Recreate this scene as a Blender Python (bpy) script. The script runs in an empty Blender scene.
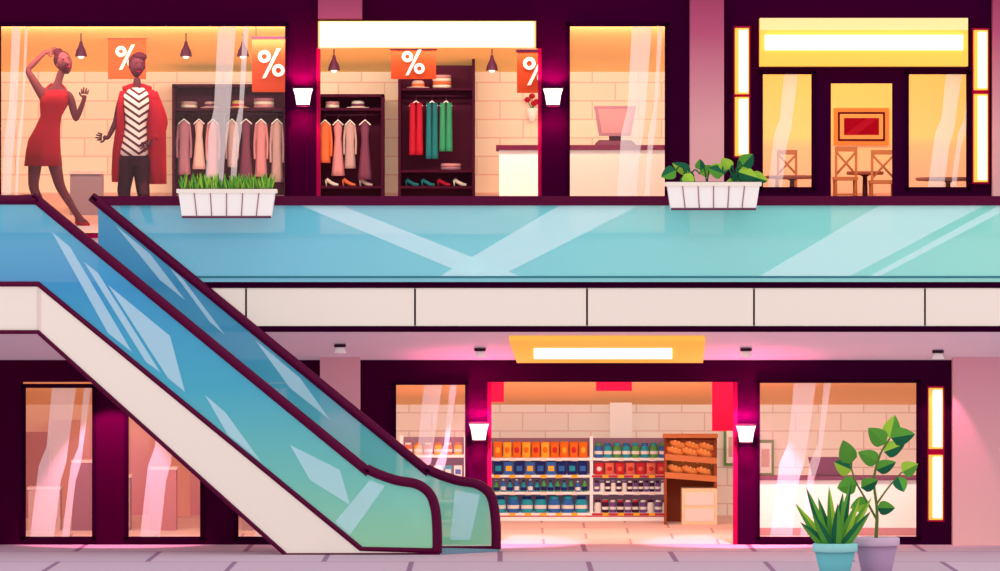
import bpy, bmesh, math, random
from mathutils import Vector, Matrix
random.seed(4)
C=bpy.context.scene
C.view_settings.view_transform='Standard'
D=60.0
# reference survey: 100 px = 1 m at the balustrade plane y=0
def S(y): return 100*D/(D+y)
def X(px,y): return (px-500)/S(y)
def Z(py,y): return (285.5-py)/S(y)
def P(px,py,y): return Vector((X(px,y),y,Z(py,y)))
def lin(c):
    c=c/255.0
    return c/12.92 if c<=.04045 else ((c+.055)/1.055)**2.4
def L(rgb): return (lin(rgb[0]),lin(rgb[1]),lin(rgb[2]),1)
MATS={}
def mat(name,rgb,emit=0.0,rough=.7,spec=.04,ecol=None):
    if name in MATS: return MATS[name]
    m=bpy.data.materials.new(name); m.use_nodes=True
    b=m.node_tree.nodes['Principled BSDF']
    b.inputs['Base Color'].default_value=L(rgb)
    b.inputs['Roughness'].default_value=rough
    b.inputs['Specular IOR Level'].default_value=spec
    if emit>0:  # on non-lamp materials this is added glow for a flat, evenly lit look
        b.inputs['Emission Color'].default_value=L(ecol or rgb)
        b.inputs['Emission Strength'].default_value=emit
    MATS[name]=m; return m
def posnode(nt):
    g=nt.nodes.new('ShaderNodeNewGeometry'); s=nt.nodes.new('ShaderNodeSeparateXYZ')
    nt.links.new(g.outputs['Position'],s.inputs[0]); return s
def brickmat(name,c1,c2,mort,bw,bh,ax='XZ',emit=0,msize=.008):
    m=mat(name,c1,emit); nt=m.node_tree; b=nt.nodes['Principled BSDF']
    s=posnode(nt); cb=nt.nodes.new('ShaderNodeCombineXYZ')
    nt.links.new(s.outputs[ax[0]],cb.inputs[0]); nt.links.new(s.outputs[ax[1]],cb.inputs[1])
    t=nt.nodes.new('ShaderNodeTexBrick'); nt.links.new(cb.outputs[0],t.inputs['Vector'])
    t.inputs['Color1'].default_value=L(c1);t.inputs['Color2'].default_value=L(c2);t.inputs['Mortar'].default_value=L(mort)
    t.inputs['Scale'].default_value=1;t.inputs['Brick Width'].default_value=bw;t.inputs['Row Height'].default_value=bh
    t.inputs['Mortar Size'].default_value=msize;t.inputs['Mortar Smooth'].default_value=.3
    nt.links.new(t.outputs['Color'],b.inputs['Base Color'])
    if emit>0: nt.links.new(t.outputs['Color'],b.inputs['Emission Color'])
    return m
def gradmat(name,axis,stops,emit=0,alpha=1.0,rough=.6,spec=.04):
    m=mat(name,(200,200,200),emit,rough,spec); nt=m.node_tree; b=nt.nodes['Principled BSDF']
    s=posnode(nt); mr=nt.nodes.new('ShaderNodeMapRange'); lo,hi=stops[0][0],stops[-1][0]
    mr.inputs['From Min'].default_value=lo; mr.inputs['From Max'].default_value=hi
    nt.links.new(s.outputs[axis],mr.inputs['Value'])
    r=nt.nodes.new('ShaderNodeValToRGB'); nt.links.new(mr.outputs[0],r.inputs[0])
    els=r.color_ramp.elements
    els[0].position=0; els[0].color=L(stops[0][1]); els[1].position=1; els[1].color=L(stops[-1][1])
    for p,c in stops[1:-1]:
        e=els.new((p-lo)/(hi-lo)); e.color=L(c)
    nt.links.new(r.outputs[0],b.inputs['Base Color'])
    if emit>0: nt.links.new(r.outputs[0],b.inputs['Emission Color'])
    if alpha<1: b.inputs['Alpha'].default_value=alpha
    return m
def glass(name,rgb,alpha,rough=.3,emit=0):
    m=mat(name,rgb,emit,rough,.2); m.node_tree.nodes['Principled BSDF'].inputs['Alpha'].default_value=alpha; return m

class MB:
    def __init__(s): s.v=[];s.f=[];s.m=[];s.mats=[];s.sm=[]
    def mi(s,m):
        if m not in s.mats: s.mats.append(m)
        return s.mats.index(m)
    def add(s,vs,fs,m,smooth=False):
        o=len(s.v); s.v+=[tuple(v) for v in vs]; k=s.mi(m)
        for f in fs: s.f.append(tuple(i+o for i in f)); s.m.append(k); s.sm.append(smooth)
    def box(s,x0,x1,y0,y1,z0,z1,m):
        if x0>x1:x0,x1=x1,x0
        if z0>z1:z0,z1=z1,z0
        v=[(x0,y0,z0),(x1,y0,z0),(x1,y1,z0),(x0,y1,z0),(x0,y0,z1),(x1,y0,z1),(x1,y1,z1),(x0,y1,z1)]
        s.add(v,[(0,1,5,4),(1,2,6,5),(2,3,7,6),(3,0,4,7),(4,5,6,7),(3,2,1,0)],m)
    def pb(s,a,b,c,d,y0,y1,m): # px range, py range, depth range
        s.box(X(a,y0),X(b,y0),y0,y1,Z(d,y0),Z(c,y0),m)
    def hexa(s,f4,b4,m):
        s.add(list(f4)+list(b4),[(0,1,2,3),(7,6,5,4),(0,4,5,1),(1,5,6,2),(2,6,7,3),(3,7,4,0)],m)
    def prism(s,pts,y0,y1,m,shift=0,smooth=False):
        n=len(pts); a=[P(p[0],p[1],y0) for p in pts]; b=[Vector((p.x+shift,y1,p.z)) for p in a]
        fs=[tuple(range(n)),tuple(range(2*n-1,n-1,-1))]+[(i,i+n,(i+1)%n+n,(i+1)%n) for i in range(n)]
        s.add(a+b,fs,m,smooth)
    def ring_loft(s,rings,m,cap=True,smooth=True):
        n=len(rings[0]); vs=[p for r in rings for p in r]; fs=[]
        for j in range(len(rings)-1):
            for i in range(n):
                fs.append((j*n+i,j*n+(i+1)%n,(j+1)*n+(i+1)%n,(j+1)*n+i))
        if cap: fs+= [tuple(range(n-1,-1,-1)),tuple(range((len(rings)-1)*n,len(rings)*n))]
        s.add(vs,fs,m,smooth)
    def loft(s,rings,m,n=20,fold=0,fn=6,cap=True):
        R=[]
        for k,(x,y,z,rx,ry) in enumerate(rings):
            ff=fold*k/max(1,len(rings)-1)
            R.append([(x+rx*(1+ff*math.sin(fn*a))*math.cos(a),y+ry*(1+ff*math.sin(fn*a))*math.sin(a),z) for a in [2*math.pi*i/n for i in range(n)]])
        s.ring_loft(R,m,cap)
    def lathe(s,cx,cy,z,prof,m,n=16,cap=True):
        s.loft([(cx,cy,z+h,r,r) for r,h in prof],m,n,cap=cap)
    def tube(s,pts,rad,m,n=8,flat=1.0,res=5,smoothpath=True):
        pts=[Vector(p) for p in pts]
        rs=rad if isinstance(rad,(list,tuple)) else [rad]*len(pts)
        if smoothpath and len(pts)>2:
            q=[];r=[]
            for i in range(len(pts)-1):
                p0=pts[max(i-1,0)];p1=pts[i];p2=pts[i+1];p3=pts[min(i+2,len(pts)-1)]
                for k in range(res):
                    t=k/res
                    q.append(.5*((2*p1)+(-p0+p2)*t+(2*p0-5*p1+4*p2-p3)*t*t+(-p0+3*p1-3*p2+p3)*t**3))
                    r.append(rs[i]*(1-t)+rs[i+1]*t)
            q.append(pts[-1]);r.append(rs[-1]); pts=q;rs=r
        R=[]; up=Vector((0,1,0))
        for i,p in enumerate(pts):
            d=(pts[min(i+1,len(pts)-1)]-pts[max(i-1,0)]).normalized()
            u=up if abs(d.dot(up))<.95 else Vector((1,0,0))
            a=d.cross(u).normalized(); b=a.cross(d).normalized()
            R.append([p+a*math.cos(t)*rs[i]+b*math.sin(t)*rs[i]*flat for t in [2*math.pi*k/n for k in range(n)]])
        s.ring_loft(R,m)
    def ball(s,c,rx,ry,rz,m,n=14,k=9,rot=None,fn=None):
        vs=[];fs=[]
        for j in range(k+1):
            ph=math.pi*j/k
            for i in range(n):
                t=2*math.pi*i/n
                p=Vector((rx*math.sin(ph)*math.cos(t),ry*math.sin(ph)*math.sin(t),rz*math.cos(ph)))
                if fn:p=fn(p)
                if rot:p=rot@p
                vs.append(Vector(c)+p)
        for j in range(k):
            for i in range(n):
                fs.append((j*n+i,(j+1)*n+i,(j+1)*n+(i+1)%n,j*n+(i+1)%n))
        s.add(vs,fs,m,True)
    def leaf(s,a,b,w,ma,mb_,droop=0,cup=.15,n=7,side=None,shape=.6):
        a=Vector(a);b=Vector(b);d=b-a; 
        sd=side or d.cross(Vector((0,1,0)))
        sd=Vector(sd).normalized(); up=sd.cross(d).normalized()
        l=[];c=[];r=[]
        for i in range(n+1):
            t=i/n; ww=w*(math.sin(math.pi*t**shape))**.8 if 0<t<1 else 0.0005
            p=a+d*t+Vector((0,0,-droop*t*t))+up*0
            c.append(p); l.append(p+sd*ww+up*cup*ww); r.append(p-sd*ww+up*cup*ww)
        vs=l+c+r; N=n+1
        s.add(vs,[(i,i+1,N+i+1,N+i) for i in range(n)],ma,True)
        s.add(vs,[(N+i,N+i+1,2*N+i+1,2*N+i) for i in range(n)],mb_,True)
    def obj(s,name,parent=None,bevel=0,solid=0):
        me=bpy.data.meshes.new(name); me.from_pydata(s.v,[],s.f); 
        for m in s.mats: me.materials.append(m)
        me.polygons.foreach_set('material_index',s.m); me.polygons.foreach_set('use_smooth',s.sm); me.update()
        bm=bmesh.new(); bm.from_mesh(me); bmesh.ops.recalc_face_normals(bm,faces=bm.faces); bm.to_mesh(me); bm.free()
        o=bpy.data.objects.new(name,me); C.collection.objects.link(o)
        if bevel:
            k=o.modifiers.new('b','BEVEL');k.width=bevel;k.segments=2;k.limit_method='ANGLE'
        if parent:o.parent=parent
        return o
def empty(name):
    o=bpy.data.objects.new(name,None); C.collection.objects.link(o); return o

# ------------------------------------------------------------ materials
DK=gradmat('plum_wall_paint','X',[(-5.5,(60,0,38)),(5.5,(50,0,42))],emit=.1,spec=0)
DK2=mat('plum_trim',(42,0,32),.08,spec=0); RAIL=mat('plum_handrail',(84,0,48),.12,.4,.1); CRIM=mat('crimson_trim',(160,4,64),.12)
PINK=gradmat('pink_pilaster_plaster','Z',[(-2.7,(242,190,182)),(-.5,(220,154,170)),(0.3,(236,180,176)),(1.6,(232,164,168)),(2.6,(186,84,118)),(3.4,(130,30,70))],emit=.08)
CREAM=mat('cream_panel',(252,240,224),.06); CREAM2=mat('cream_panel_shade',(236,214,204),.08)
SOFF=gradmat('mauve_soffit','X',[(-5,(206,184,198)),(0,(212,190,202)),(5,(218,198,208))],emit=.2)
BRICKU=brickmat('pale_brick_upper',(255,232,208),(254,224,200),(232,192,174),.5,.2,emit=.1)
BRICKL=brickmat('pale_brick_lower',(253,240,228),(250,233,220),(224,200,190),.5,.2,emit=.12)
CEILU=mat('amber_ceiling',(250,198,120),.22); CEILL=mat('tan_ceiling',(236,174,116),.18)
FLU=brickmat('pink_tile_upper',(236,190,178),(226,178,172),(200,150,156),.9,.7,'XY',.08)
FLL=brickmat('shop_tile_lower',(244,214,204),(236,204,198),(200,160,168),.9,.8,'XY',.08,.015)
FLM=brickmat('mall_floor_tile',(202,174,188),(194,166,182),(146,108,138),1.7,2.2,'XY',.05,.03)
PLN=mat('plinth_mauve',(220,184,198),.18)
WHITE=mat('white_lacquer',(252,246,240),.1); OFFW=mat('blush_lacquer',(242,210,202),.1)
LAMPW=mat('lamp_diffuser_white',(255,250,235),1.3); LAMPY=mat('lamp_amber_panel',(250,190,80),.5); LAMPC=mat('lamp_cream_panel',(252,220,150),.4)
METAL=mat('dark_metal',(58,16,42),.05,.4,.1)
# ------------------------------------------------------------ shell
YS=1.6
fz=lambda y:.51+(y-1.6)*.144              # upper shop floor
LF=-2.66
lz=lambda y:LF+(y-1.6)*.0307              # lower shop floor
w=MB()
for a,b,c,d in [(-250,1250,-90,23),(-250,0,23,236),(288,318,23,236),(540,567,23,236),(668,760,23,236),(970,1250,23,236),(318,540,23,48),(760,970,18,71),
    (815,831,71,236),(893,906,71,236),(760,815,190,236),(906,970,190,236),(831,893,71,83)]:
    w.pb(a,b,c,d,YS,YS+.15,DK)
for a in (316.5,538): w.pb(a,a+3.5,48,236,YS-.012,YS+.16,CRIM)
w.obj('wall_shopfront_upper')
w=MB()
for a,b,c,d in [(-250,1250,360,382),(-250,22,382,544.6),(95,125,382,544.6),(203,235,382,544.6),(290,393,382,544.6),(468,490,382,544.6),(735,757,382,544.6),(920,1250,382,544.6),
    (22,95,538,544.6),(125,203,538,544.6),(235,290,538,544.6),(393,468,538,544.6),(757,920,538,544.6)]:
    w.pb(a,b,c,d,YS,YS+.15,DK)
for a in (487.5,733.5): w.pb(a,a+4,382,544.6,YS-.012,YS+.16,CRIM)
w.obj('wall_shopfront_lower')
w=MB()
x0,x1=X(-250,0),X(1250,0)
zt,zb=0.0,Z(332,0)
w.box(x0,x1,.02,YS,zt-.08,zt,FLU)
w.add([(x0,.02,zt-.08),(x1,.02,zt-.08),(x1,.02,zb),(x0,.02,zb),(x0,5.2,zt-.08),(x1,5.2,zt-.08),(x1,YS,Z(360,YS)),(x0,YS,Z(360,YS)),(x1,5.2,Z(360,YS)),(x0,5.2,Z(360,YS))],
      [(0,1,2,3),(3,2,6,7),(7,6,8,9),(0,4,5,1),(4,9,8,5),(0,3,7,9,4),(1,5,8,6,2)],SOFF)
w.obj('ceiling_lower_walkway')
w=MB()
w.pb(-250,1250,282,288,-.03,.02,DK2); w.pb(-250,1250,326,332,-.03,.02,DK2)
seams=[-95,75,246,415,587,754,925,1095,1250]
for a,b in zip(seams[:-1],seams[1:]): w.pb(a+1,b-1,288,326,-.02,.02,CREAM)
w.pb(-250,1250,289,325,0,.02,DK2)
w.obj('trim_slab_fascia')
w=MB(); w.pb(-250,1250,236,285.5,YS-.02,YS+.12,PLN); w.pb(-250,1250,234,238,YS-.05,YS+.16,CRIM); w.obj('trim_shopfront_plinth')
def slab(name,pa,pb_,y0,y1,z0,z1,m,t=.06,up=False):
    w=MB(); xa,xb=X(pa,YS),X(pb_,YS); 
    w.hexa([(xa,y0,z0),(xb,y0,z0),(xb,y0,z0-t),(xa,y0,z0-t)],[(xa,y1,z1),(xb,y1,z1),(xb,y1,z1-t),(xa,y1,z1-t)],m); return w.obj(name)
slab('floor_upper_shops',-250,1250,YS+.12,5.1,fz(1.72),fz(5.1),FLU)
slab('ceiling_upper_shops',-250,1250,YS+.14,5.1,2.83,2.36,CEILU)
slab('floor_lower_shops',-250,1250,YS+.12,6.1,lz(1.72),lz(6.1),FLL)
slab('ceiling_lower_shops',-250,1250,YS+.14,6.1,-.85,-1.26,CEILL)
w=MB(); w.box(-14,14,-14,YS+.12,LF-.12,LF,FLM); w.obj('floor')
YU=5.0; YL=6.0
w=MB(); w.box(X(-250,YS),X(712,YU),YU,YU+.1,.9,2.6,BRICKU); w.obj('wall_back_fashion_shop')
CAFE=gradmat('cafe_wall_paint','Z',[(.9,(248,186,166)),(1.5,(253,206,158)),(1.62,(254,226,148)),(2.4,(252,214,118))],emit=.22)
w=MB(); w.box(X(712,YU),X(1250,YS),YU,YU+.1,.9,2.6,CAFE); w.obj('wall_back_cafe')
w=MB(); w.pb(700,722,20,236,YS+.15,YU,OFFW); w.obj('wall_partition_upper')
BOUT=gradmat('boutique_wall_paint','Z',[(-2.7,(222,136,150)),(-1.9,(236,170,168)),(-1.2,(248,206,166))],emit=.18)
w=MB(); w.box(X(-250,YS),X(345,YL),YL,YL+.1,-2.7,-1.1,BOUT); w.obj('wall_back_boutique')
w=MB(); w.box(X(345,YL),X(1250,YS),YL,YL+.1,-2.7,-1.1,BRICKL); w.obj('wall_back_supermarket')
w=MB(); w.pb(330,350,382,544,YS+.15,YL,OFFW); w.obj('wall_partition_lower')
w=MB(); w.pb(-252,-240,-60,236,YS+.15,YU,OFFW); w.pb(-252,-240,382,544,YS+.15,YL,OFFW); w.obj('wall_left')
w=MB(); w.pb(1240,1252,-60,236,YS+.15,YU,OFFW); w.pb(1240,1252,382,544,YS+.15,YL,OFFW); w.obj('wall_right')
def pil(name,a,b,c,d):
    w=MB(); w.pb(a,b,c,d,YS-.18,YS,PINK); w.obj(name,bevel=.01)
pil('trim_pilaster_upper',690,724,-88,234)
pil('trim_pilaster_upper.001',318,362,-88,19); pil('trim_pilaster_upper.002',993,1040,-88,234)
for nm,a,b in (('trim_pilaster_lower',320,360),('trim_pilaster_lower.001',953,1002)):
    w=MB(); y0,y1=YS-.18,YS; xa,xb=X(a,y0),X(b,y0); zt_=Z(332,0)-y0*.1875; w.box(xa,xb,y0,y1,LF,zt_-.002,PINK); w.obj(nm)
PANE=glass('window_glass',(255,225,220),.02,.2); STREAK=glass('window_reflection_streak',(255,242,240),.24,.6,.3)  # reflection streaks on shop windows are modelled as pale translucent strips
wn=[0]
def window(a,b,c,d,streaks=(),frame=3,pane=True):
    wn[0]+=1; w=MB(); y0,y1=YS+.04,YS+.11
    w.pb(a-1,b+1,c-1,c+frame,y0-.06,y1,DK2); w.pb(a-1,b+1,d-frame,d+1,y0-.06,y1,DK2)
    w.pb(a-1,a+frame,c,d,y0-.06,y1,DK2); w.pb(b-frame,b+1,c,d,y0-.06,y1,DK2)
    if pane: w.pb(a,b,c,d,y0+.02,y0+.035,PANE)
    for (p,q,sl) in streaks:
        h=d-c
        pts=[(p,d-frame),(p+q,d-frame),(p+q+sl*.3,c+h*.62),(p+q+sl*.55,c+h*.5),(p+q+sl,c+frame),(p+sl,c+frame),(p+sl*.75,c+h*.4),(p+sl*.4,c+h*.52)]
        w.prism(pts,y0+.014,y0+.018,STREAK)
    w.obj('window_%d'%wn[0])
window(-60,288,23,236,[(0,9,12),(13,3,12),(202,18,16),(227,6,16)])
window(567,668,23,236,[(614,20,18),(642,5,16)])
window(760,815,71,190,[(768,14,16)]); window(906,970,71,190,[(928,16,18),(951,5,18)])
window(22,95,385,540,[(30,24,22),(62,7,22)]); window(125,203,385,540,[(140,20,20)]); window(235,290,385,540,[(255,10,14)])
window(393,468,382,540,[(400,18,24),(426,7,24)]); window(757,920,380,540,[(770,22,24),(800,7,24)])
# ------------------------------------------------------------ balustrade
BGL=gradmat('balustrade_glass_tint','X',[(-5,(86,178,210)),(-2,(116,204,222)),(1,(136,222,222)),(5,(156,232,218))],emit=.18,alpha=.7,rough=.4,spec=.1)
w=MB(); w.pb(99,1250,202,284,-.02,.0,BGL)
w.pb(97,1250,196,205.5,-.06,.04,RAIL); w.pb(97,1250,276,278,-.03,-.02,mat('steel_teal_shade',(60,130,144)))
GST=glass('balustrade_reflection_streak',(228,250,252),.36,.6,.14)  # pale diagonal strips imitate light reflected in the balustrade glass
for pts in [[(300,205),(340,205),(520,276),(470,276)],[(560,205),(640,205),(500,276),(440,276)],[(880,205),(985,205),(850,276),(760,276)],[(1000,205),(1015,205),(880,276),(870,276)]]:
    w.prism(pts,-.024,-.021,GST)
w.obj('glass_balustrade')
# ------------------------------------------------------------ escalator
esc=empty('escalator'); YF=-.7; YR=-.06; SH=.6
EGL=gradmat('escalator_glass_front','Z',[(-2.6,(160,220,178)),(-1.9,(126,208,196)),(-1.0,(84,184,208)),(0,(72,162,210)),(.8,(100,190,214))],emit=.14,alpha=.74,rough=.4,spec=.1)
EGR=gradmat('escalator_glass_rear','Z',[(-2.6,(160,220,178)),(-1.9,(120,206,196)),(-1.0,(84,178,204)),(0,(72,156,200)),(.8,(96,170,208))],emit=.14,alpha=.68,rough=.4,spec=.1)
frontglass=[(-250,202),(38,202),(367,472),(404,483),(424,488),(433,502),(437,520),(437,549),(361,549),(38,284),(-250,284)]
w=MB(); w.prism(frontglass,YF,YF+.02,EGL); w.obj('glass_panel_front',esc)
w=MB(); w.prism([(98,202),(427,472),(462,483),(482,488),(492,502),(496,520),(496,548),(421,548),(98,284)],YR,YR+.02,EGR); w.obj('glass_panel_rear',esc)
w=MB()
w.tube([P(p,q,YF+.01) for p,q in [(-250,200),(36,200)]],.05,RAIL,smoothpath=False)
w.tube([P(p,q,YF+.01) for p,q in [(20,200),(38,201),(60,219),(340,449),(367,469),(395,480),(416,484),(429,493),(435,508),(437,530),(437,553)]],.05,RAIL,n=10,flat=.9)
w.obj('handrail_front',esc)
w=MB()
w.tube([P(p,q,YR+.01) for p,q in [(97,201),(120,220),(400,449),(427,469),(455,480),(476,484),(489,493),(494,508),(496,530),(496,549)]],.05,RAIL,n=10,flat=.9)
w.obj('handrail_rear',esc)
w=MB()
w.tube([P(p,q,YF) for p,q in [(-250,284),(38,284),(361,549),(440,551)]],.028,RAIL,smoothpath=False)
w.tube([P(p,q,YR) for p,q in [(98,284),(421,548),(498,548)]],.022,RAIL,smoothpath=False)
w.obj('skirt_trim',esc)
w=MB()
body=[(38,285),(361,550),(439,552),(439,554.6),(286,554.6),(38,332)]
a=[P(p,q,YF-.01) for p,q in body]; b=[Vector((v.x+SH,YR,v.z)) for v in a]; n=len(a)
w.add(a,[tuple(range(n))],CREAM)
w.add(a+b,[(i,i+n,(i+1)%n+n,(i+1)%n) for i in range(n)]+[tuple(range(2*n-1,n-1,-1))],mat('escalator_deck',(120,150,170),.05))
w.tube([P(p,q,YF-.015) for p,q in [(-250,332),(38,332),(286,555),(440,555)]],.022,RAIL,smoothpath=False)
w.add([P(38,284,YF-.012),P(41,284,YF-.012),P(41,333,YF-.012),P(38,333,YF-.012)],[(0,1,2,3)],CREAM2)
w.obj('truss',esc)
w=MB()
n=len(a)
lp=[(-250,284),(38,284),(38,332),(-250,332)]
w.prism(lp,YF,.0,CREAM)
xa=X(38,YF); w.add([(xa,YF,Z(284,YF)),(xa+SH,0,Z(284,YF)),(xa,0,Z(284,YF)),(xa,YF,Z(332,YF)),(xa+SH,0,Z(332,YF)),(xa,0,Z(332,YF))],[(0,1,2),(5,4,3),(0,3,4,1)],CREAM2)
w.obj('landing',esc)
STP=mat('step_tread',(110,136,156),.05); STR=mat('step_riser',(66,62,98),.05)
w=MB(); N=17
for i in range(N):
    t0,t1=i/N,(i+1)/N
    xa=X(52,YF)+(X(365,YF)-X(52,YF))*t0; xb=X(52,YF)+(X(365,YF)-X(52,YF))*t1
    zt=Z(284,YF)+(Z(546,YF)-Z(284,YF))*t0+.0; zb_=Z(284,YF)+(Z(546,YF)-Z(284,YF))*t1
    y0,y1=YF+.04,YR-.01; o0=(y0-YF)/(YR-YF)*SH; o1=(y1-YF)/(YR-YF)*SH
    w.hexa([(xa+o0,y0,zt),(xb+o0,y0,zt),(xb+o0,y0,zb_-.05),(xa+o0,y0,zb_-.05)],[(xa+o1,y1,zt),(xb+o1,y1,zt),(xb+o1,y1,zb_-.05),(xa+o1,y1,zb_-.05)],STP)
    w.add([(xb+o0+.003,y0,zt),(xb+o1+.003,y1,zt),(xb+o1+.003,y1,zb_),(xb+o0+.003,y0,zb_)],[(0,1,2,3)],STR)
w.obj('steps',esc)
w=MB()
EST=glass('escalator_reflection_streak',(208,240,248),.4,.6,.12)  # reflections on the escalator glass drawn as pale strips
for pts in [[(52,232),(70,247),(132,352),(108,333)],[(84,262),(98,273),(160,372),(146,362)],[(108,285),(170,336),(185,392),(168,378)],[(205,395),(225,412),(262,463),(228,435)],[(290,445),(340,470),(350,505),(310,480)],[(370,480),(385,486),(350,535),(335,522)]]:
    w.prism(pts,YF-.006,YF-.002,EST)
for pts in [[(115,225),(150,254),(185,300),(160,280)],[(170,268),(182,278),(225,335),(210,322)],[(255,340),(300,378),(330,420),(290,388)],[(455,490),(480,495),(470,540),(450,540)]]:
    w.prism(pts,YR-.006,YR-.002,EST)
w.obj('painted_reflections',esc)
# ------------------------------------------------------------ signs & lamps
w=MB(); w.pb(318,536,21,48,YS-.22,YS,mat('sign_case',(240,196,120),.2)); w.pb(320,534,22,47,YS-.24,YS-.21,LAMPW); w.obj('illuminated_fascia_sign')
w=MB(); w.pb(760,968,18,66,YS-.22,YS,LAMPY); w.pb(760,968,18,30,YS-.23,YS-.2,LAMPC); w.pb(765,963,35,50,YS-.26,YS-.2,LAMPW); w.obj('illuminated_fascia_sign.001')
def striplamp(name,a,b,segs,y=YS):
    w=MB()
    w.pb(a-1.5,b+1.5,segs[0][0]-2,segs[-1][1]+2,y-.05,y,CRIM)
    for c,d in segs:
        w.pb(a,b,c,d,y-.12,y-.04,LAMPY); w.pb(a+4,b-1,c+2,d-2,y-.135,y-.11,LAMPW)
    w.obj(name,bevel=.006)
striplamp('vertical_wall_lamp',735,749,[(28,94),(97,156)]); striplamp('vertical_wall_lamp.001',974,988,[(30,90),(94,182)])
striplamp('vertical_wall_lamp.002',929,943,[(388,449),(455,520)])
def light(kind,name,loc,energy,col,**k):
    l=bpy.data.lights.new(name,kind); l.energy=energy; l.color=col
    for q,v in k.items():
        if q not in('rot',): setattr(l,q,v)
    o=bpy.data.objects.new(name,l); C.collection.objects.link(o); o.location=loc
    if 'rot' in k:o.rotation_euler=k['rot']
    return o
def sconce(name,px,py):
    e=empty(name); w=MB(); y=YS-.14; x=X(px,y); z=Z(py,y); s=S(y)
    R=[(10/s*1.0,.085),(8/s,.02),(6.5/s,-.08)]
    w.loft([(x,y,z+h,r,r*.8) for r,h in R],LAMPW,12,cap=False)
    w.loft([(x,y,z+.085+h,r,r*.8) for r,h in ((10.5/s,0),(10.5/s,.015))],METAL,12,cap=False)
    w.loft([(x,y,z-.095+h,r,r*.8) for r,h in ((7/s,0),(7/s,.015))],METAL,12,cap=False)
    w.box(x-.03,x+.03,y+.06,YS,z-.03,z+.03,METAL)
    w.obj('shade',e)
    l=light('POINT',name+'_bulb',(x,y,z),38,(1,.12,.34),shadow_soft_size=.02); l.parent=e
sconce('wall_sconce',303,97); sconce('wall_sconce.001',553,97); sconce('wall_sconce.002',479,432); sconce('wall_sconce.003',746,434)
def soffpt(px,py,off=0):
    y=(py-332)/28*1.6; z=-.465-y*.1875
    return Vector((X(px,y),y,z-off))
w=MB()
def soffplate(pts,o0,o1,m):
    a=[soffpt(p,q,o0) for p,q in pts]; b=[soffpt(p,q,o1) for p,q in pts]
    w.add(a+b,[(0,1,2,3),(7,6,5,4)]+[(i,i+4,(i+1)%4+4,(i+1)%4) for i in range(4)],m)
soffplate([(509,335.5),(705,335.5),(703,358),(517,358)],0,.05,LAMPY)
soffplate([(534,343),(672,343),(672,352),(534,352)],.05,.07,LAMPW)
w.obj('ceiling_light_panel')
def spot(name,px,py,e=16,tgt=None):
    em=empty(name); w=MB(); p=soffpt(px,py,0)
    w.loft([(p.x,p.y,p.z,.06,.06),(p.x,p.y,p.z-.03,.06,.06)],METAL,12); w.loft([(p.x,p.y,p.z-.02,.035,.035),(p.x,p.y,p.z-.09,.065,.065)],WHITE,12,cap=False)
    w.obj('housing',em)
    l=light('SPOT',name+'_beam',(p.x,p.y,p.z-.06),e,(1,.28,.5),spot_size=math.radians(58),spot_blend=.35,shadow_soft_size=.02)
    l.rotation_euler=(math.radians(22),0,0); l.parent=em
spot('ceiling_spotlight',480,348,420); spot('ceiling_spotlight.001',746,348,420); spot('ceiling_spotlight.002',108,348,300); spot('ceiling_spotlight.003',340,344,50); spot('ceiling_spotlight.004',938,350,40)
def hidden_fill(name,a,b,y,z,e,col,ang=72,sy=.2):  # area light added to brighten a shop interior, hidden behind the header
    o=light('AREA',name,(X((a+b)/2,y),y,z),e,col,shape='RECTANGLE',size=(b-a)/S(y),size_y=sy); o.rotation_euler=(math.radians(ang),0,0)
hidden_fill('fill_light_fashion',-50,690,2.0,2.62,122,(1,.86,.68))
hidden_fill('fill_light_cafe',730,985,2.0,2.62,48,(1,.88,.58))
hidden_fill('fill_light_boutique',-50,325,2.0,-1.0,36,(1,.76,.72))
hidden_fill('fill_light_supermarket',355,1000,2.0,-1.0,80,(1,.9,.82))
# ------------------------------------------------------------ mannequins
def skin(name,pts,edges,roots,m,parent,sub=2):
    names=list(pts); idx={n:i for i,n in enumerate(names)}
    me=bpy.data.meshes.new(name); me.from_pydata([pts[n][0] for n in names],[(idx[a],idx[b]) for a,b in edges],[])
    o=bpy.data.objects.new(name,me); C.collection.objects.link(o); me.materials.append(m)
    o.modifiers.new('skin','SKIN')
    sv=me.skin_vertices[0].data
    for n in names:
        r=pts[n][1]; sv[idx[n]].radius=(r,r)
    for r in roots: sv[idx[r]].use_root=True
    o.modifiers['skin'].use_smooth_shade=True
    k=o.modifiers.new('s','SUBSURF'); k.levels=sub;k.render_levels=sub
    o.parent=parent; return o
def hand(pts,edges,roots,tag,wrist,d,s,spread=.6):
    d=Vector(d).normalized(); s=Vector(s).normalized(); w_=Vector(wrist); t=d.cross(s).normalized()
    pts[tag+'palm']=(w_+d*.055,.026); edges.append((tag+'wr',tag+'palm'))
    for i,(off,ln) in enumerate([(-.027,.055),(-.010,.072),(.009,.068),(.027,.052)]):
        a=w_+d*.06+s*off; b=a+(d+s*off*12*spread).normalized()*ln*.5+t*.004; c=b+(d+s*off*12*spread+t*.35).normalized()*ln*.55
        for k,(p,r) in enumerate(((a,.0115),(b,.010),(c,.008))): pts[f'{tag}f{i}{k}']=(p,r)
        edges+= [(f'{tag}f{i}0',f'{tag}f{i}1'),(f'{tag}f{i}1',f'{tag}f{i}2')]; roots.append(f'{tag}f{i}0')
    a=w_+d*.03-s*.015; b=a-s*.03+d*.02; c=b-s*.012+d*.03
    for k,(p,r) in enumerate(((a,.012),(b,.011),(c,.009))): pts[f'{tag}t{k}']=(p,r)
    edges+= [(f'{tag}t0',f'{tag}t1'),(f'{tag}t1',f'{tag}t2')]; roots.append(f'{tag}t0')
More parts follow.
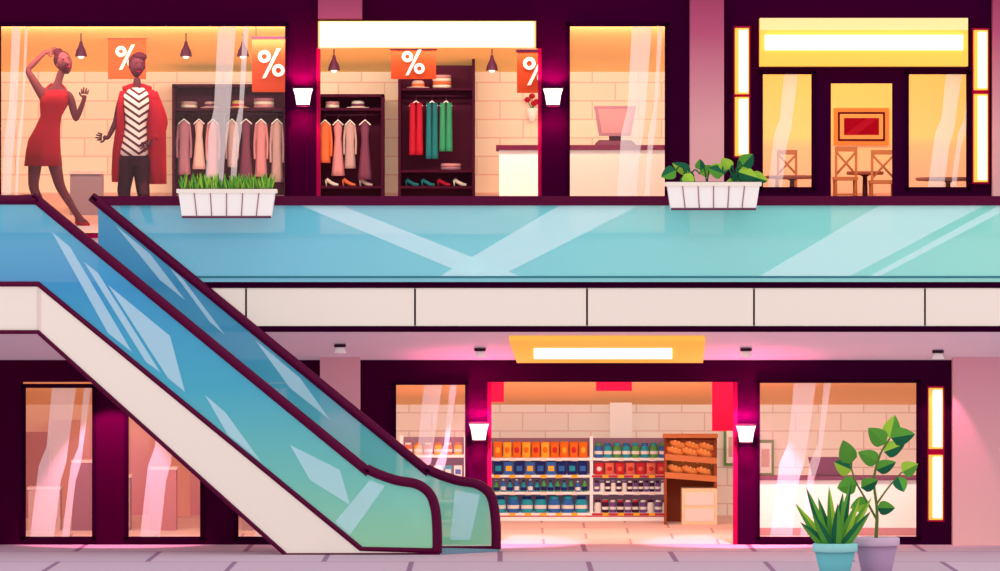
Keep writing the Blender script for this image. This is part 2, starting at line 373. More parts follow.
def head(name,c,tilt,yaw,ms,mh,parent,style):
    w=MB(); R=Matrix.Rotation(tilt,3,'Y')@Matrix.Rotation(yaw,3,'Z'); c=Vector(c)
    def egg(p):
        k=1-.28*max(0,-p.z/.12)**1.5
        q=Vector((p.x*k,p.y*k,p.z))
        if p.y<-.05 and abs(p.x)<.03 and -.045<p.z<.015: q.y-=.012
        return q
    w.ball(c,.082,.098,.122,ms,18,14,R,egg)
    def at(x,y,z): return c+R@Vector((x,y,z))
    w.ball(at(0,-.1,-.018),.013,.02,.026,ms,8,6,R)
    for sx in(-1,1):
        w.ball(at(sx*.03,-.088,.012),.014,.008,.007,mh,8,6,R); w.ball(at(sx*.082,0,-.005),.01,.018,.028,ms,8,6,R)
        w.tube([at(sx*.015,-.093,.03),at(sx*.03,-.093,.037),at(sx*.047,-.083,.031)],.003,mh,6)
    w.ball(at(0,-.088,-.058),.022,.01,.008,CRIM,8,6,R)
    w.ball(at(0,.022,.032),.09,.097,.105,mh,16,10,R)
    if style==1: w.ball(at(0,.06,.13),.05,.05,.045,mh,12,8)
    else:
        w.ball(at(.02,-.02,.1),.075,.07,.05,mh,12,8,R)
    w.obj('head',parent)
SK1=mat('mannequin_bronze',(112,52,60),.03); SK2=mat('mannequin_umber',(84,36,50),.03); HR=mat('mannequin_hair',(64,22,36),.03)
RED=mat('dress_red',(166,26,42),.05); REDD=mat('cardigan_red',(160,22,42),.05); BLK=mat('trousers_black',(48,16,32),.03)
m1=empty('mannequin_in_red_dress'); Y1=2.3
def q(px,py,dy=0): return P(px,py,Y1+dy)
pts={};ed=[];ro=['pel']
fl=fz(Y1)
base={'pel':(44,143,0,.115),'wst':(50,118,0,.085),'chs':(55,99,0,.105),'nkb':(57,87,0,.05),'nk':(59,79,0,.04),'hd':(62,70,0,.045),
'lsh':(41,93,.0,.055),'lel':(27,70,.02,.036),'lwr':(45,52,.06,.024),
'rsh':(70,95,0,.052),'rel':(76,121,-.03,.036),'rwr':(84,100,-.06,.024),
'lhp':(36,152,0,.09),'lkn':(33,188,-.03,.056),'lan':(49,219,.02,.032),'lto':(43,226,-.1,.024),
'rhp':(52,153,0,.09),'rkn':(60,187,-.02,.056),'ran':(79,218,.02,.032),'rto':(88,226,-.08,.024)}
for k,v in base.items(): pts[k]=(q(v[0],v[1],v[2]),v[3])
ed+= [('pel','wst'),('wst','chs'),('chs','nkb'),('nkb','nk'),('nk','hd'),('chs','lsh'),('lsh','lel'),('lel','lwr'),('chs','rsh'),('rsh','rel'),('rel','rwr'),
('pel','lhp'),('lhp','lkn'),('lkn','lan'),('lan','lto'),('pel','rhp'),('rhp','rkn'),('rkn','ran'),('ran','rto')]
def sethand(t,d,s): hand(pts,ed,ro,t,pts[t+'wr'][0],d,s)
sethand('l',(.8,.2,.1),(0,.3,1)); sethand('r',(.1,-.1,1),(1,0,-.1))
for t in 'lr':
    a=pts[t+'an'][0]
    pts[t+'he']=(Vector((a.x-.02,a.y+.05,fl+.05)),.03); ed.append((t+'an',t+'he'))
    p=pts[t+'to'][0]; pts[t+'to']=(Vector((p.x,p.y,fl+.026)),.026)
skin('body',pts,ed,ro,SK1,m1)
head('h',q(64,63),-.35,.4,SK1,HR,m1,1)
w=MB()
def ringp(lst,yy,dy=0): return [(X(a,yy),yy+dy,Z(b,yy),rx/100,ry/100) for a,b,rx,ry in lst]
w.loft(ringp([(56,90,9,7),(55,97,15.5,12.5),(54,104,15,13),(51,116,11,10),(48,126,12.5,11.5),(44,140,16.5,14),(43,152,18,15),(43,166,19.5,15.5)],Y1),RED,28,.05,7)
w.tube([q(45,97,-.08),q(47,88,-.02),q(52,84,.03)],.012,RED); w.tube([q(66,97,-.08),q(66,90,-.02),q(62,85,.03)],.012,RED)
w.obj('dress',m1)
w=MB()
for t in 'lr':
    p=pts[t+'to'][0];h=pts[t+'he'][0]
    w.tube([(h.x,h.y,fl+.05),((p.x+h.x)/2,(p.y+h.y)/2,fl+.035),(p.x,p.y-.02,fl+.018)],[.034,.032,.026],RED,10); w.tube([(h.x,h.y,fl+.05),(h.x,h.y+.01,fl)],[.016,.008],RED,smoothpath=False)
w.box(X(30,Y1),X(96,Y1),Y1-.25,Y1+.25,fl-.05,fl+.006,OFFW)
w.obj('shoes_and_base',m1)
m2=empty('mannequin_in_striped_top'); Y1=2.45; fl=fz(Y1)
pts={};ed=[];ro=['pel']
base={'pel':(134,148,0,.11),'wst':(136,125,0,.085),'chs':(137,105,0,.10),'nkb':(137,91,0,.05),'nk':(137,84,0,.04),'hd':(137,76,0,.045),
'lsh':(122,97,0,.052),'lel':(116,122,.02,.036),'lwr':(108,138,-.08,.024),
'rsh':(152,97,0,.052),'rel':(162,124,.04,.036),'rwr':(150,143,-.08,.024),
'lhp':(127,157,0,.088),'lkn':(124,190,-.03,.054),'lan':(126,219,.02,.032),'lto':(122,225,-.1,.024),
'rhp':(142,157,0,.088),'rkn':(143,190,-.05,.054),'ran':(148,219,.02,.032),'rto':(152,225,-.1,.024)}
for k,v in base.items(): pts[k]=(q(v[0],v[1],v[2]),v[3])
ed+= [('pel','wst'),('wst','chs'),('chs','nkb'),('nkb','nk'),('nk','hd'),('chs','lsh'),('lsh','lel'),('lel','lwr'),('chs','rsh'),('rsh','rel'),('rel','rwr'),
('pel','lhp'),('lhp','lkn'),('lkn','lan'),('lan','lto'),('pel','rhp'),('rhp','rkn'),('rkn','ran'),('ran','rto')]
sethand('l',(-1,-.2,.15),(.1,0,1)); sethand('r',(-.6,-.3,-.5),(.5,0,-.6))
for t in 'lr':
    a=pts[t+'an'][0]
    pts[t+'he']=(Vector((a.x,a.y+.04,fl+.045)),.03); ed.append((t+'an',t+'he'))
    p=pts[t+'to'][0]; pts[t+'to']=(Vector((p.x,p.y,fl+.026)),.026)
skin('body',pts,ed,ro,SK2,m2)
head('h',q(137,66),.08,.3,SK2,HR,m2,2)
STRP=mat('striped_knit',(236,220,210),.05); nt=STRP.node_tree; b=nt.nodes['Principled BSDF']
s_=posnode(nt)
def mnode(op,a,bv):
    n=nt.nodes.new('ShaderNodeMath'); n.operation=op
    for i,vv in enumerate((a,bv)):
        if vv is None: continue
        if isinstance(vv,(int,float)): n.inputs[i].default_value=vv
        else: nt.links.new(vv,n.inputs[i])
    return n.outputs[0]
zz=mnode('ABSOLUTE',mnode('ADD',s_.outputs['X'],3.75),None)
st=mnode('FRACT',mnode('MULTIPLY',mnode('ADD',s_.outputs['Z'],mnode('MULTIPLY',zz,-.7)),13),None)
st=mnode('GREATER_THAN',st,.6)
mx=nt.nodes.new('ShaderNodeMix'); mx.data_type='RGBA'; nt.links.new(st,mx.inputs[0]); mx.inputs[6].default_value=L((236,214,204)); mx.inputs[7].default_value=L((92,40,52))
nt.links.new(mx.outputs[2],b.inputs['Base Color']); nt.links.new(mx.outputs[2],b.inputs['Emission Color'])
w=MB()
w.loft(ringp([(137,88,7,7),(137,95,15,12),(137,105,14.5,13),(136,124,11,10.5),(135,136,13,12),(134,150,15.5,13.5),(134,156,15.5,13.5)],Y1),STRP,26)
w.obj('striped_top',m2)
w=MB()
w.loft(ringp([(134,149,14.8,13),(134,158,15.4,13.4),(134,166,14.5,12)],Y1),BLK,24)
for cx,k in ((127,-1),(142,1)):
    w.loft(ringp([(cx,158,9,10),(cx-.5,175,8,8.4),(124 if k<0 else 143,190,7,7),(125 if k<0 else 145,205,5.5,5.8),(126 if k<0 else 147.5,216,4.6,4.8)],Y1,-.02),BLK,16)
w.obj('trousers',m2)
w=MB()
for side,poly in ((1,[(150,90,4,9),(154,104,8,11),(156,125,10,12),(155,150,11,11),(156,170,10,9),(158,184,8,7)]),(-1,[(123,91,3.5,9),(121,104,4.5,11),(121,125,5,12),(119,150,6.5,11),(118,172,6.5,9),(117,182,5,7)])):
    w.loft(ringp(poly,Y1,.03),REDD,22,.14,6)
w.tube([q(151,94,-.01),q(162,123,.03),q(153,139,-.06)],[.075,.062,.05],REDD,12)
w.tube([q(124,90,.03),q(137,86,.08),q(150,90,.03)],[.04,.035,.04],REDD,10)
w.obj('cardigan',m2)
w=MB()
for t in 'lr':
    p=pts[t+'to'][0];h=pts[t+'he'][0]
    w.tube([(h.x,h.y,fl+.05),((p.x+h.x)/2,(p.y+h.y)/2,fl+.035),(p.x,p.y-.02,fl+.018)],[.034,.032,.026],BLK,10); w.tube([(h.x,h.y,fl+.05),(h.x,h.y+.01,fl)],[.016,.008],BLK,smoothpath=False)
w.box(X(108,Y1),X(165,Y1),Y1-.25,Y1+.25,fl-.05,fl+.006,OFFW)
w.obj('shoes_and_base',m2)
w=MB(); y=3.2; z0=fz(y); w.box(X(70,y),X(102,y),y,y+.3,z0-.03,Z(174,y),mat('grey_mauve_box',(170,140,150),.08)); w.box(X(69,y),X(103,y),y-.02,y+.32,Z(174,y),Z(171,y),OFFW); w.obj('display_box')
# ------------------------------------------------------------ garments
def garment(w,px,top,wd,h,y,m,kind='coat',rodm=None):
    x=X(px,y); z=Z(top,y); W=wd/100/2; H=h/100
    prof={'coat':[(0,.25),(.04,.75),(.1,1),(.4,.85),(1,1.05)],'dress':[(0,.3),(.05,.8),(.3,.6),(1,1.15)],'trouser':[(0,.75),(.1,.8),(1,1)],'shirt':[(0,.3),(.06,1),(.25,.95),(1,.95)]}[kind]
    rows=10; rings=[]
    for j in range(rows+1):
        t=j/rows
        for (a,b) in zip(prof[:-1],prof[1:]):
            if a[0]<=t<=b[0]: ww=a[1]+(b[1]-a[1])*(t-a[0])/(b[0]-a[0]); break
        rings.append((x,y,z-H*t-.03,W*ww,.045))
    if kind=='trouser':
        for sx in(-.5,.5): w.loft([(r[0]+sx*W,r[1],r[2],r[3]*.52,.035) for r in rings],m,14,.06,4)
    else: w.loft(rings,m,18,.12,5)
    if kind in('coat','shirt'):
        ln=H*(.62 if kind=='coat' else .75)
        for sx in(-1,1): w.tube([(x+sx*W*.85,y,z-.07),(x+sx*W*1.15,y-.01,z-.07-ln*.5),(x+sx*W*1.1,y-.02,z-.07-ln)],[W*.24,W*.22,W*.2],m,8)
    w.tube([(x-W*.95,y,z-.065),(x,y,z-.01),(x+W*.95,y,z-.065)],.008,WHITE,6,smoothpath=False)
    w.tube([(x,y,z-.01),(x,y,z+.03),(x+.015,y,z+.05),(x-.0,y,z+.06)],.006,METAL,6)
WD=mat('wardrobe_dark',(66,18,44),.04); WDI=mat('wardrobe_inside',(92,34,58),.04)
def wardrobe(name,a,b,c,y,rodpy,shelves,items,foot=None,posts=(),extra=None,dep=.42):
    e=empty(name); w=MB(); z0=fz(y)-.02; t=3
    bot=285.5-z0*S(y)
    w.pb(a,a+t,c,bot,y,y+dep,WD); w.pb(b-t,b,c,bot,y,y+dep,WD); w.pb(a,b,c,c+t,y,y+dep,WD)
    w.pb(a,b,c,bot-2,y+dep-.02,y+dep,WDI)
    for p in posts: w.pb(p,p+t,c,bot,y,y+dep,WD)
    for s in shelves: w.pb(a,b,s,s+2.5,y+.01,y+dep,WD)
    w.obj('frame',e,bevel=.004)
    w=MB(); yy=y+.12
    for (ra,rb,rp) in rodpy: w.tube([P(ra,rp,yy),P(rb,rp,yy)],.011,METAL,smoothpath=False)
    w.obj('rail',e)
    w=MB()
    for it in items: garment(w,it[0],it[1],it[2],it[3],yy-.01,it[4],it[5])
    w.obj('hanging_clothes',e)
    if extra: extra(e,y)
    return e
def cm(n,c): return mat('cloth_'+n,c,.05)
cp1,cp2,cp3,cp4,cp5=cm('rose',(206,140,146)),cm('mauve',(170,118,136)),cm('blush',(230,190,184)),cm('greige',(190,158,158)),cm('plum',(120,66,92))
cor,cred,cgr,ctl,cwh,cyl=cm('orange',(230,112,70)),cm('red',(186,34,56)),cm('green',(60,150,112)),cm('teal',(40,120,128)),cm('cream',(240,220,204)),cm('straw',(228,190,130))
def hat(w,px,py,y,r,m,band):
    x=X(px,y);z=Z(py,y)
    w.lathe(x,y,z,[(r*1.7,0),(r*1.75,.008),(r,.015),(r*.92,r*1.0),(r*.6,r*1.15),(.004,r*1.12)],m,20); w.lathe(x,y,z+.016,[(r*1.03,0),(r*1.0,.03)],band,20,cap=False)
def folded(w,a,b,py,y,ms):
    z=Z(py,y)
    for i,m in enumerate(ms):
        w.loft([(X((a+b)/2,y),y,z+i*.035+h,(b-a)/200*k,.13*k) for h,k in((0,.94),(.008,1),(.026,1),(.033,.94))],m,16)
def ex1(e,y):
    w=MB(); hat(w,238,108,y+.2,.07,cyl,cred); hat(w,210,108,y+.2,.06,cp3,cp5); folded(w,253,275,108,y+.2,[cp1,cwh,cp2]); folded(w,180,198,108,y+.2,[cwh,cp4]); w.obj('hats_and_folded_clothes',e)
wardrobe('clothes_wardrobe',172,287,84,4.45,[(175,284,114)],[108],[(184,118,13,58,cp2,'coat'),(199,118,12,52,cp3,'dress'),(213,118,12,62,cp1,'coat'),(232,118,11,50,cp4,'shirt'),(246,118,13,66,cp5,'dress'),(261,118,12,60,cp1,'coat'),(277,118,12,66,cp4,'coat')],posts=(222,),extra=ex1)
def shoe(w,px,z,y,m,s=1):
    x=X(px,y)
    w.tube([(x-.06*s,y,z+.075),(x-.03*s,y,z+.05),(x+.02*s,y,z+.022),(x+.07*s,y,z+.015)],[.02,.02,.02,.012],m,8); w.tube([(x-.065*s,y,z+.07),(x-.06*s,y,z+.002)],[.012,.006],m,6,smoothpath=False)
def ex2(e,y):
    w=MB(); folded(w,325,340,108,y+.2,[cwh,cp1]); hat(w,358,108,y+.2,.07,cwh,cp5); zz=Z(186,y)
    for i,m in enumerate((cwh,cor,cp3)): shoe(w,332+i*17,zz,y+.15,m)
    w.obj('hats_and_shoes',e)
wardrobe('clothes_wardrobe.001',316,384,94,4.3,[(320,382,115)],[108,186],[(325,119,12,44,cor,'shirt'),(338,119,12,58,cp1,'dress'),(350,119,11,50,cp4,'coat'),(365,119,13,62,cp5,'dress')],extra=ex2)
def ex3(e,y):
    w=MB(); hat(w,418,88,y+.2,.07,cp3,cor); folded(w,432,452,88,y+.2,[cwh,cor,cwh,cp1]); zz=Z(186,y)
    for i,m in enumerate((ctl,ctl,cred,cwh)): shoe(w,412+i*16,zz,y+.15,m)
    folded(w,440,462,170,y+.2,[cp2,cp1])
    w.obj('hats_and_shoes',e)
wardrobe('clothes_wardrobe.002',398,475,55,4.2,[(402,472,96)],[88,170,186],[(416,100,15,56,cred,'trouser'),(432,100,13,60,ctl,'trouser'),(446,100,14,52,cgr,'trouser')],extra=ex3)
# ------------------------------------------------------------ % banners and pendants
OR=mat('banner_orange',(226,82,46),.08); WT=mat('banner_white',(255,246,232),.3); BRD=mat('banner_red',(180,10,44),.12)
def ceilz(y): return 2.77-(y-1.74)/(5.1-1.74)*.47
def banner(name,a,b,c,d,y,txt='%',m=OR,size=.34,cz=ceilz):
    e=empty(name); w=MB(); w.pb(a,b,c,d,y,y+.015,m); w.pb(a-1,b+1,c-1.5,c+1,y-.008,y+.022,METAL)
    for p in(a+4,b-4):
        x=X(p,y); w.tube([(x,y+.007,Z(c,y)),(x,y+.007,cz(y))],.004,METAL,6,smoothpath=False)
    w.obj('board',e)
    if txt:
        cu=bpy.data.curves.new(name+'_text','FONT'); cu.body=txt; cu.size=size; cu.align_x='CENTER'; cu.align_y='CENTER'; cu.extrude=.003; cu.offset=.004
        o=bpy.data.objects.new('percent_sign',cu); C.collection.objects.link(o); cu.materials.append(WT)
        o.location=(X((a+b)/2,y),y-.006,Z((c+d)/2,y)); o.rotation_euler=(math.radians(90),math.radians(-6),0); o.parent=e
banner('percent_sale_banner',108,146,38,79,3.0); banner('percent_sale_banner.001',252,291,38,92,2.1,size=.4); banner('percent_sale_banner.002',391,436,49,79,2.1); banner('percent_sale_banner.003',517,556,51,93,2.1,size=.4)
lowc=lambda y:-.91-(y-1.74)/(6.1-1.74)*.41
banner('red_hanging_banner',596,632,379,391,2.6,None,BRD,cz=lowc); banner('red_hanging_banner.001',712,734,379,431,2.6,None,BRD,cz=lowc); banner('red_hanging_banner.002',490,504,379,402,2.6,None,BRD,cz=lowc)
def pendant(name,px,py,y):
    w=MB(); x=X(px,y);z=Z(py,y)
    w.tube([(x,y,z),(x,y,ceilz(y))],.006,METAL,6,smoothpath=False)
    w.lathe(x,y,z-.13,[(.065,0),(.05,.06),(.025,.11),(.012,.16)],METAL,14,cap=False); w.ball((x,y,z-.12),.035,.035,.035,LAMPW,10,8)
    w.obj(name)
for i,(a,b) in enumerate([(81,44),(186,44),(334,58),(492,58),(243,44)]): pendant('pendant_lamp'+('' if i==0 else '.%03d'%i),a,b,2.7)
# ------------------------------------------------------------ upper counter + register
w=MB(); y=3.3; z0=fz(y)-.03
w.box(X(499,y),X(694,y),y,y+.6,z0,Z(150,y),WHITE); w.box(X(496,y),X(694,y),y-.05,y+.65,Z(150,y),Z(145,y),mat('counter_top_plum',(110,40,70),.08))
w.box(X(560,y),X(694,y),y-.03,y,z0+.05,Z(154,y),OFFW)
w.box(X(562,y),X(564,y),y-.035,y,z0+.05,Z(154,y),cp2); w.obj('checkout_counter',bevel=.006)
w=MB(); y=3.5; zt=Z(145,3.3)
w.prism([(594,106),(636,106),(631,136),(599,136)],y,y+.04,cp2); w.prism([(598,109),(632,109),(628,133),(602,133)],y-.005,y,cp1)
w.box(X(609,y),X(621,y),y+.01,y+.05,zt,Z(133,y),METAL)
w.hexa([(X(596,y),y-.16,zt+.03),(X(634,y),y-.16,zt+.03),(X(636,y),y-.16,zt),(X(594,y),y-.16,zt)],[(X(599,y),y+.1,zt+.06),(X(631,y),y+.1,zt+.06),(X(634,y),y+.1,zt),(X(596,y),y+.1,zt)],cp5); w.obj('cash_register',bevel=.004)
w=MB(); y=4.9; x=X(532,y); z=Z(122,y)
w.lathe(x,y,z,[(.02,0),(.045,.06),(.06,.14),(.05,.15)],WHITE,14); w.box(x-.02,x+.02,y,5.0,z+.05,z+.1,METAL)
for dx_,dz in((-.05,.24),(.0,.28),(.05,.22),(.02,.2)):
    w.tube([(x,y,z+.13),(x+dx_,y-.02,z+dz)],.005,cgr,6,smoothpath=False); w.ball((x+dx_,y-.02,z+dz),.035,.035,.03,cred,8,6)
w.obj('wall_vase_with_red_flowers')
# ------------------------------------------------------------ cafe
w=MB(); y=4.93
w.pb(834,889,108,145,y,y+.07,mat('frame_amber',(246,150,80),.1)); w.pb(838,885,112,141,y-.01,y+.01,mat('frame_shadow',(96,10,40),.05)); w.pb(840,883,114,139,y-.015,y,mat('mat_board',(250,180,110),.08)); w.pb(844,879,118,135,y-.02,y,mat('art_red',(160,4,40),.05)); w.prism([(844,135),(856,135),(879,118),(867,118)],y-.024,y-.02,mat('art_red_light',(176,20,52),.05)); w.obj('framed_picture',bevel=.004)
WOOD=mat('cafe_wood',(178,110,78),.08); TAB=mat('cafe_table_top',(150,84,74),.08)
def chair(name,a,b,top,y,m=WOOD):
    w=MB(); z0=fz(y); x0,x1=X(a,y),X(b,y); zt=Z(top,y); zs=z0+(zt-z0)*.5; d=.32; r=.014
    for x in(x0,x1):
        w.tube([(x,y,fz(y)-.02),(x,y,zs),(x,y-.02,zt)],r,m,8,smoothpath=False); w.tube([(x,y+d,fz(y+d)-.02),(x,y+d,zs)],r,m,8,smoothpath=False)
        w.tube([(x,y,zs*.5+z0*.5),(x,y+d,zs*.5+z0*.5)],.01,m,6,smoothpath=False)
    w.box(x0-.02,x1+.02,y-.02,y+d+.02,zs-.015,zs+.02,m)
    w.box(x0-.012,x1+.012,y-.035,y-.008,zt-.05,zt,m)
    w.tube([(x0,y,zs+.04),(x1,y-.02,zt-.05)],.012,m,6,smoothpath=False); w.tube([(x1,y,zs+.04),(x0,y-.02,zt-.05)],.012,m,6,smoothpath=False)
    w.tube([(x0,y,zs*.5+z0*.5),(x1,y,zs*.5+z0*.5)],.01,m,6,smoothpath=False)
    w.obj(name)
chair('cafe_chair',836,856,147,3.6); chair('cafe_chair.001',872,894,150,3.3); chair('cafe_chair.002',778,796,150,4.0)
def table(name,px,py,y,r):
    w=MB(); x=X(px,y); z=Z(py,y); z0=fz(y)-.02
    w.lathe(x,y,z-.03,[(r*.95,0),(r,.01),(r,.03),(r*.97,.035)],TAB,24); w.lathe(x,y,z0,[(r*.6,0),(r*.55,.03),(.03,.06),(.025,z-z0-.05),(.08,z-z0-.02)],METAL,14); w.obj(name)
table('cafe_table',792,176,3.0,.28); table('cafe_table.001',948,178,2.8,.34); table('cafe_table.002',865,172,4.4,.2)
# ------------------------------------------------------------ planters
G1,G2,G3=mat('leaf_green',(92,160,60),.05),mat('leaf_light_green',(160,204,66),.05),mat('leaf_deep_green',(34,104,70),.05)
SOIL=mat('soil',(80,40,40))
def planter(name,a,b,c,d):
    w=MB(); y0,y1=-.38,-.11
    f=[P(a,c,y0),P(b,c,y0),P(b-4,d,y0),P(a+4,d,y0)]; bk=[Vector((p.x,y1,p.z)) for p in f]
    w.hexa(f,bk,WHITE); w.box(f[0].x-.015,f[1].x+.015,y0-.015,y1+.01,f[0].z-.03,f[0].z+.01,CREAM)
    w.box(f[0].x+.02,f[1].x-.02,y0+.02,y1-.02,f[0].z,f[0].z+.015,SOIL)
    n=6
    for i in range(1,n):
        t=i/n; xt=f[0].x+(f[1].x-f[0].x)*t; xb=f[3].x+(f[2].x-f[3].x)*t
        w.tube([(xt,y0-.004,f[0].z-.03),(xb,y0-.004,f[2].z)],.006,cp2,5,smoothpath=False)
    w.tube([(f[3].x,y0-.004,f[3].z),(f[2].x,y0-.004,f[2].z)],.012,cp5,6,smoothpath=False)
    for t in(.15,.85):
        x=f[0].x+(f[1].x-f[0].x)*t; w.box(x-.012,x+.012,y1-.01,-.0602,f[0].z-.09,f[0].z-.04,METAL)
    return w,f
w,f=planter('p',178,275,190,217)
for i in range(190):
    t=random.random(); x=f[0].x+.03+(f[1].x-f[0].x-.06)*t; y=-.34+random.random()*.2; h=.09+.09*random.random()
    lean=random.uniform(-.05,.05)
    w.leaf((x,y,f[0].z),(x+lean,y+random.uniform(-.02,.02),f[0].z+h),.011,random.choice((G1,G2,G3)),random.choice((G1,G2)),n=3)
w.obj('grass_planter_box')
w,f=planter('p',667,760,183,209)
def lf(pxa,pya,pxb,pyb,y,wd,m1=G1,m2=G3,dr=0,yb=None,stem=True):
    a=P(pxa,pya,y);b=P(pxb,pyb,y if yb is None else yb); w.leaf(a,b,wd,m1,m2,dr,cup=.2)
for bx,ls in ((688,[(676,170,661,177,7),(684,174,694,186,6),(694,176,678,190,8),(690,172,672,163,6),(700,174,714,166,6)]),(735,[(724,174,708,168,7),(730,170,722,158,7),(742,166,753,154,8),(738,172,758,178,8),(730,178,736,196,8),(750,176,768,181,7),(745,170,739,158,6)]),(707,[(700,170,700,159,5),(712,172,722,164,6)])):
    for i,(a,b,c,d,wd) in enumerate(ls):
        y=-.32+.025*i; w.tube([P(bx,184,-.24),P((bx+a)/2,min(b,178)-4,y),P(a,b,y)],.007,G3,6)
        lf(a,b,c,d,y,wd/100,G2 if i%2 else G1,G2 if i%3==1 else G3,yb=y-.06)
w.obj('leafy_planter_box')
# ------------------------------------------------------------ supermarket
YH=5.15; s0=S(YH); e=empty('grocery_shelf'); w=MB(); z0=lz(YH)-.0
bot=285.5-z0*s0
SHW=mat('shelf_white',(250,242,238),.12); SHR=mat('shelf_red',(200,40,56),.1); SHS=mat('shelf_back',(160,120,140),.06)
w.pb(489,680,438,bot-2,YH+.42,YH+.46,SHS)
for p in(488,590,678): w.pb(p,p+3,436,bot,YH-.0,YH+.46,SHW)
rows=[458,475,492,513]
for i,r in enumerate(rows):
    w.pb(489,680,r,r+2.5,YH-.03+.0,YH+.44,SHW); w.pb(592,679,r+.2,r+2.2,YH-.04,YH-.025,SHR if i%2 else SHW)
w.pb(489,680,515,bot+.5,YH-.02,YH+.44,SHR); w.pb(489,680,bot-3.5,bot+.5,YH-.06,YH,SHW)
w.obj('frame',e)
def pk(n,c): return mat('pack_'+n,c,.06)
P_or,P_yl,P_bl,P_nb,P_tl,P_rd,P_gr,P_pu,P_wh,P_dk,P_sk=pk('orange',(240,120,40)),pk('yellow',(250,186,60)),pk('blue',(60,110,180)),pk('navy',(36,44,110)),pk('teal',(50,160,176)),pk('red',(210,50,56)),pk('green',(90,160,80)),pk('purple',(120,80,140)),pk('white',(240,230,222)),pk('dark',(70,34,58)),pk('salmon',(232,116,90))
def bag(w,x,y,z,wd,h,m,lab):
    w.loft([(x,y,z,wd*.46,.012),(x,y,z+h*.08,wd*.5,.03),(x,y,z+h*.5,wd*.47,.045),(x,y,z+h*.9,wd*.5,.025),(x,y,z+h,wd*.48,.008)],m,12); w.ball((x,y-.035,z+h*.5),wd*.28,.014,h*.2,lab,10,6)
def jar(w,x,y,z,wd,h,m,lab):
    w.lathe(x,y,z,[(wd*.44,0),(wd*.47,h*.05),(wd*.47,h*.72),(wd*.3,h*.82),(wd*.3,h*.84)],m,12); w.lathe(x,y,z+h*.82,[(wd*.36,0),(wd*.36,h*.17)],lab,12); w.lathe(x,y,z+h*.25,[(wd*.485,0),(wd*.485,h*.22)],P_wh,12,cap=False)
def bottle(w,x,y,z,wd,h,m,lab):
    w.lathe(x,y,z,[(wd*.4,0),(wd*.42,h*.5),(wd*.2,h*.72),(wd*.17,h*.9)],m,10); w.lathe(x,y,z+h*.88,[(wd*.2,0),(wd*.2,h*.11)],lab,10); w.lathe(x,y,z+h*.12,[(wd*.43,0),(wd*.43,h*.3)],lab,10,cap=False)
def pack(w,x,y,z,wd,h,m,lab):
    w.box(x-wd*.46,x+wd*.46,y-.05,y+.05,z,z+h,m); w.box(x-wd*.3,x+wd*.3,y-.054,y-.05,z+h*.3,z+h*.7,lab)
def row(nm,a,b,n,rpy,hpx,fn,cols,stk=1):
    w=MB(); yy=YH+.08; wd=(b-a)/n/S(yy)
    z=Z(rpy,YH)
    for k in range(2):
        for i in range(n):
            c=cols[(i*7//5+k)%len(cols)]
            for s in range(stk): fn(w,X(a,yy)+wd*(i+.5),yy+k*.17,z+s*hpx/100/stk,wd*.92,hpx/100/stk*(1 if fn!=bottle or i%2 else .85),*c)
    w.obj(nm,e)
row('snack_bags',493,588,10,458,17,bag,[(P_or,P_yl),(P_yl,P_or),(P_or,P_rd)])
row('blue_bags',493,588,9,475,14,pack,[(P_nb,P_tl),(P_bl,P_yl),(P_nb,P_bl)])
row('green_bottles',493,588,14,492,14,bottle,[(P_gr,P_nb),(P_bl,P_wh),(P_tl,P_nb)])
row('large_jars',493,588,7,513,18,jar,[(P_tl,P_nb),(P_bl,P_tl)])
row('drink_cans',594,677,9,458,16,jar,[(P_bl,P_gr),(P_tl,P_bl),(P_gr,P_tl)])
row('meat_packs',594,677,8,475,13,bag,[(P_rd,P_wh),(P_sk,P_rd),(P_rd,P_sk)])
row('small_jars',594,677,15,492,12,jar,[(P_pu,P_dk),(P_wh,P_pu),(P_dk,P_wh)])
row('small_bottles',594,677,11,513,14,jar,[(P_wh,P_dk),(P_dk,P_rd),(P_pu,P_wh)])
w=MB()
for r in rows:
    for i in range(12):
        a=494+i*15.5
        if 586<a<594: continue
        w.pb(a,a+6,r-.2,r+3,YH-.05,YH-.035,P_yl if r%2 else P_wh)
w.obj('price_tags',e)
WDb=mat('rack_wood',(150,70,46),.06); WDl=mat('rack_wood_light',(200,118,72),.06); BR=mat('bread_crust',(228,138,72),.08); BR2=mat('bread_score',(255,214,150),.12)
w=MB(); yb=4.5; z0=lz(yb); bb=285.5-z0*S(yb)-.2; dp=.46
w.pb(664,717,437,bb,yb+dp,yb+dp+.03,WDb)
for px in (664,714):
    v=[P(px,437,yb+dp),P(px,bb,yb+dp),P(px,bb,yb),P(px,458,yb)]
    o=[Vector((p.x+.03,p.y,p.z)) for p in v]; w.add(v+o,[(0,1,2,3),(7,6,5,4),(0,4,5,1),(1,5,6,2),(2,6,7,3),(3,7,4,0)],WDb)
w.pb(663,718,434,438,yb+dp-.12,yb+dp+.05,WDl)
w.pb(682,717,bb-36,bb,yb-.01,yb+dp,mat('crate_cream',(246,204,164),.08)); w.pb(685,714,bb-32,bb-19,yb-.022,yb-.01,OFFW); w.pb(685,714,bb-16,bb-3,yb-.022,yb-.01,OFFW)
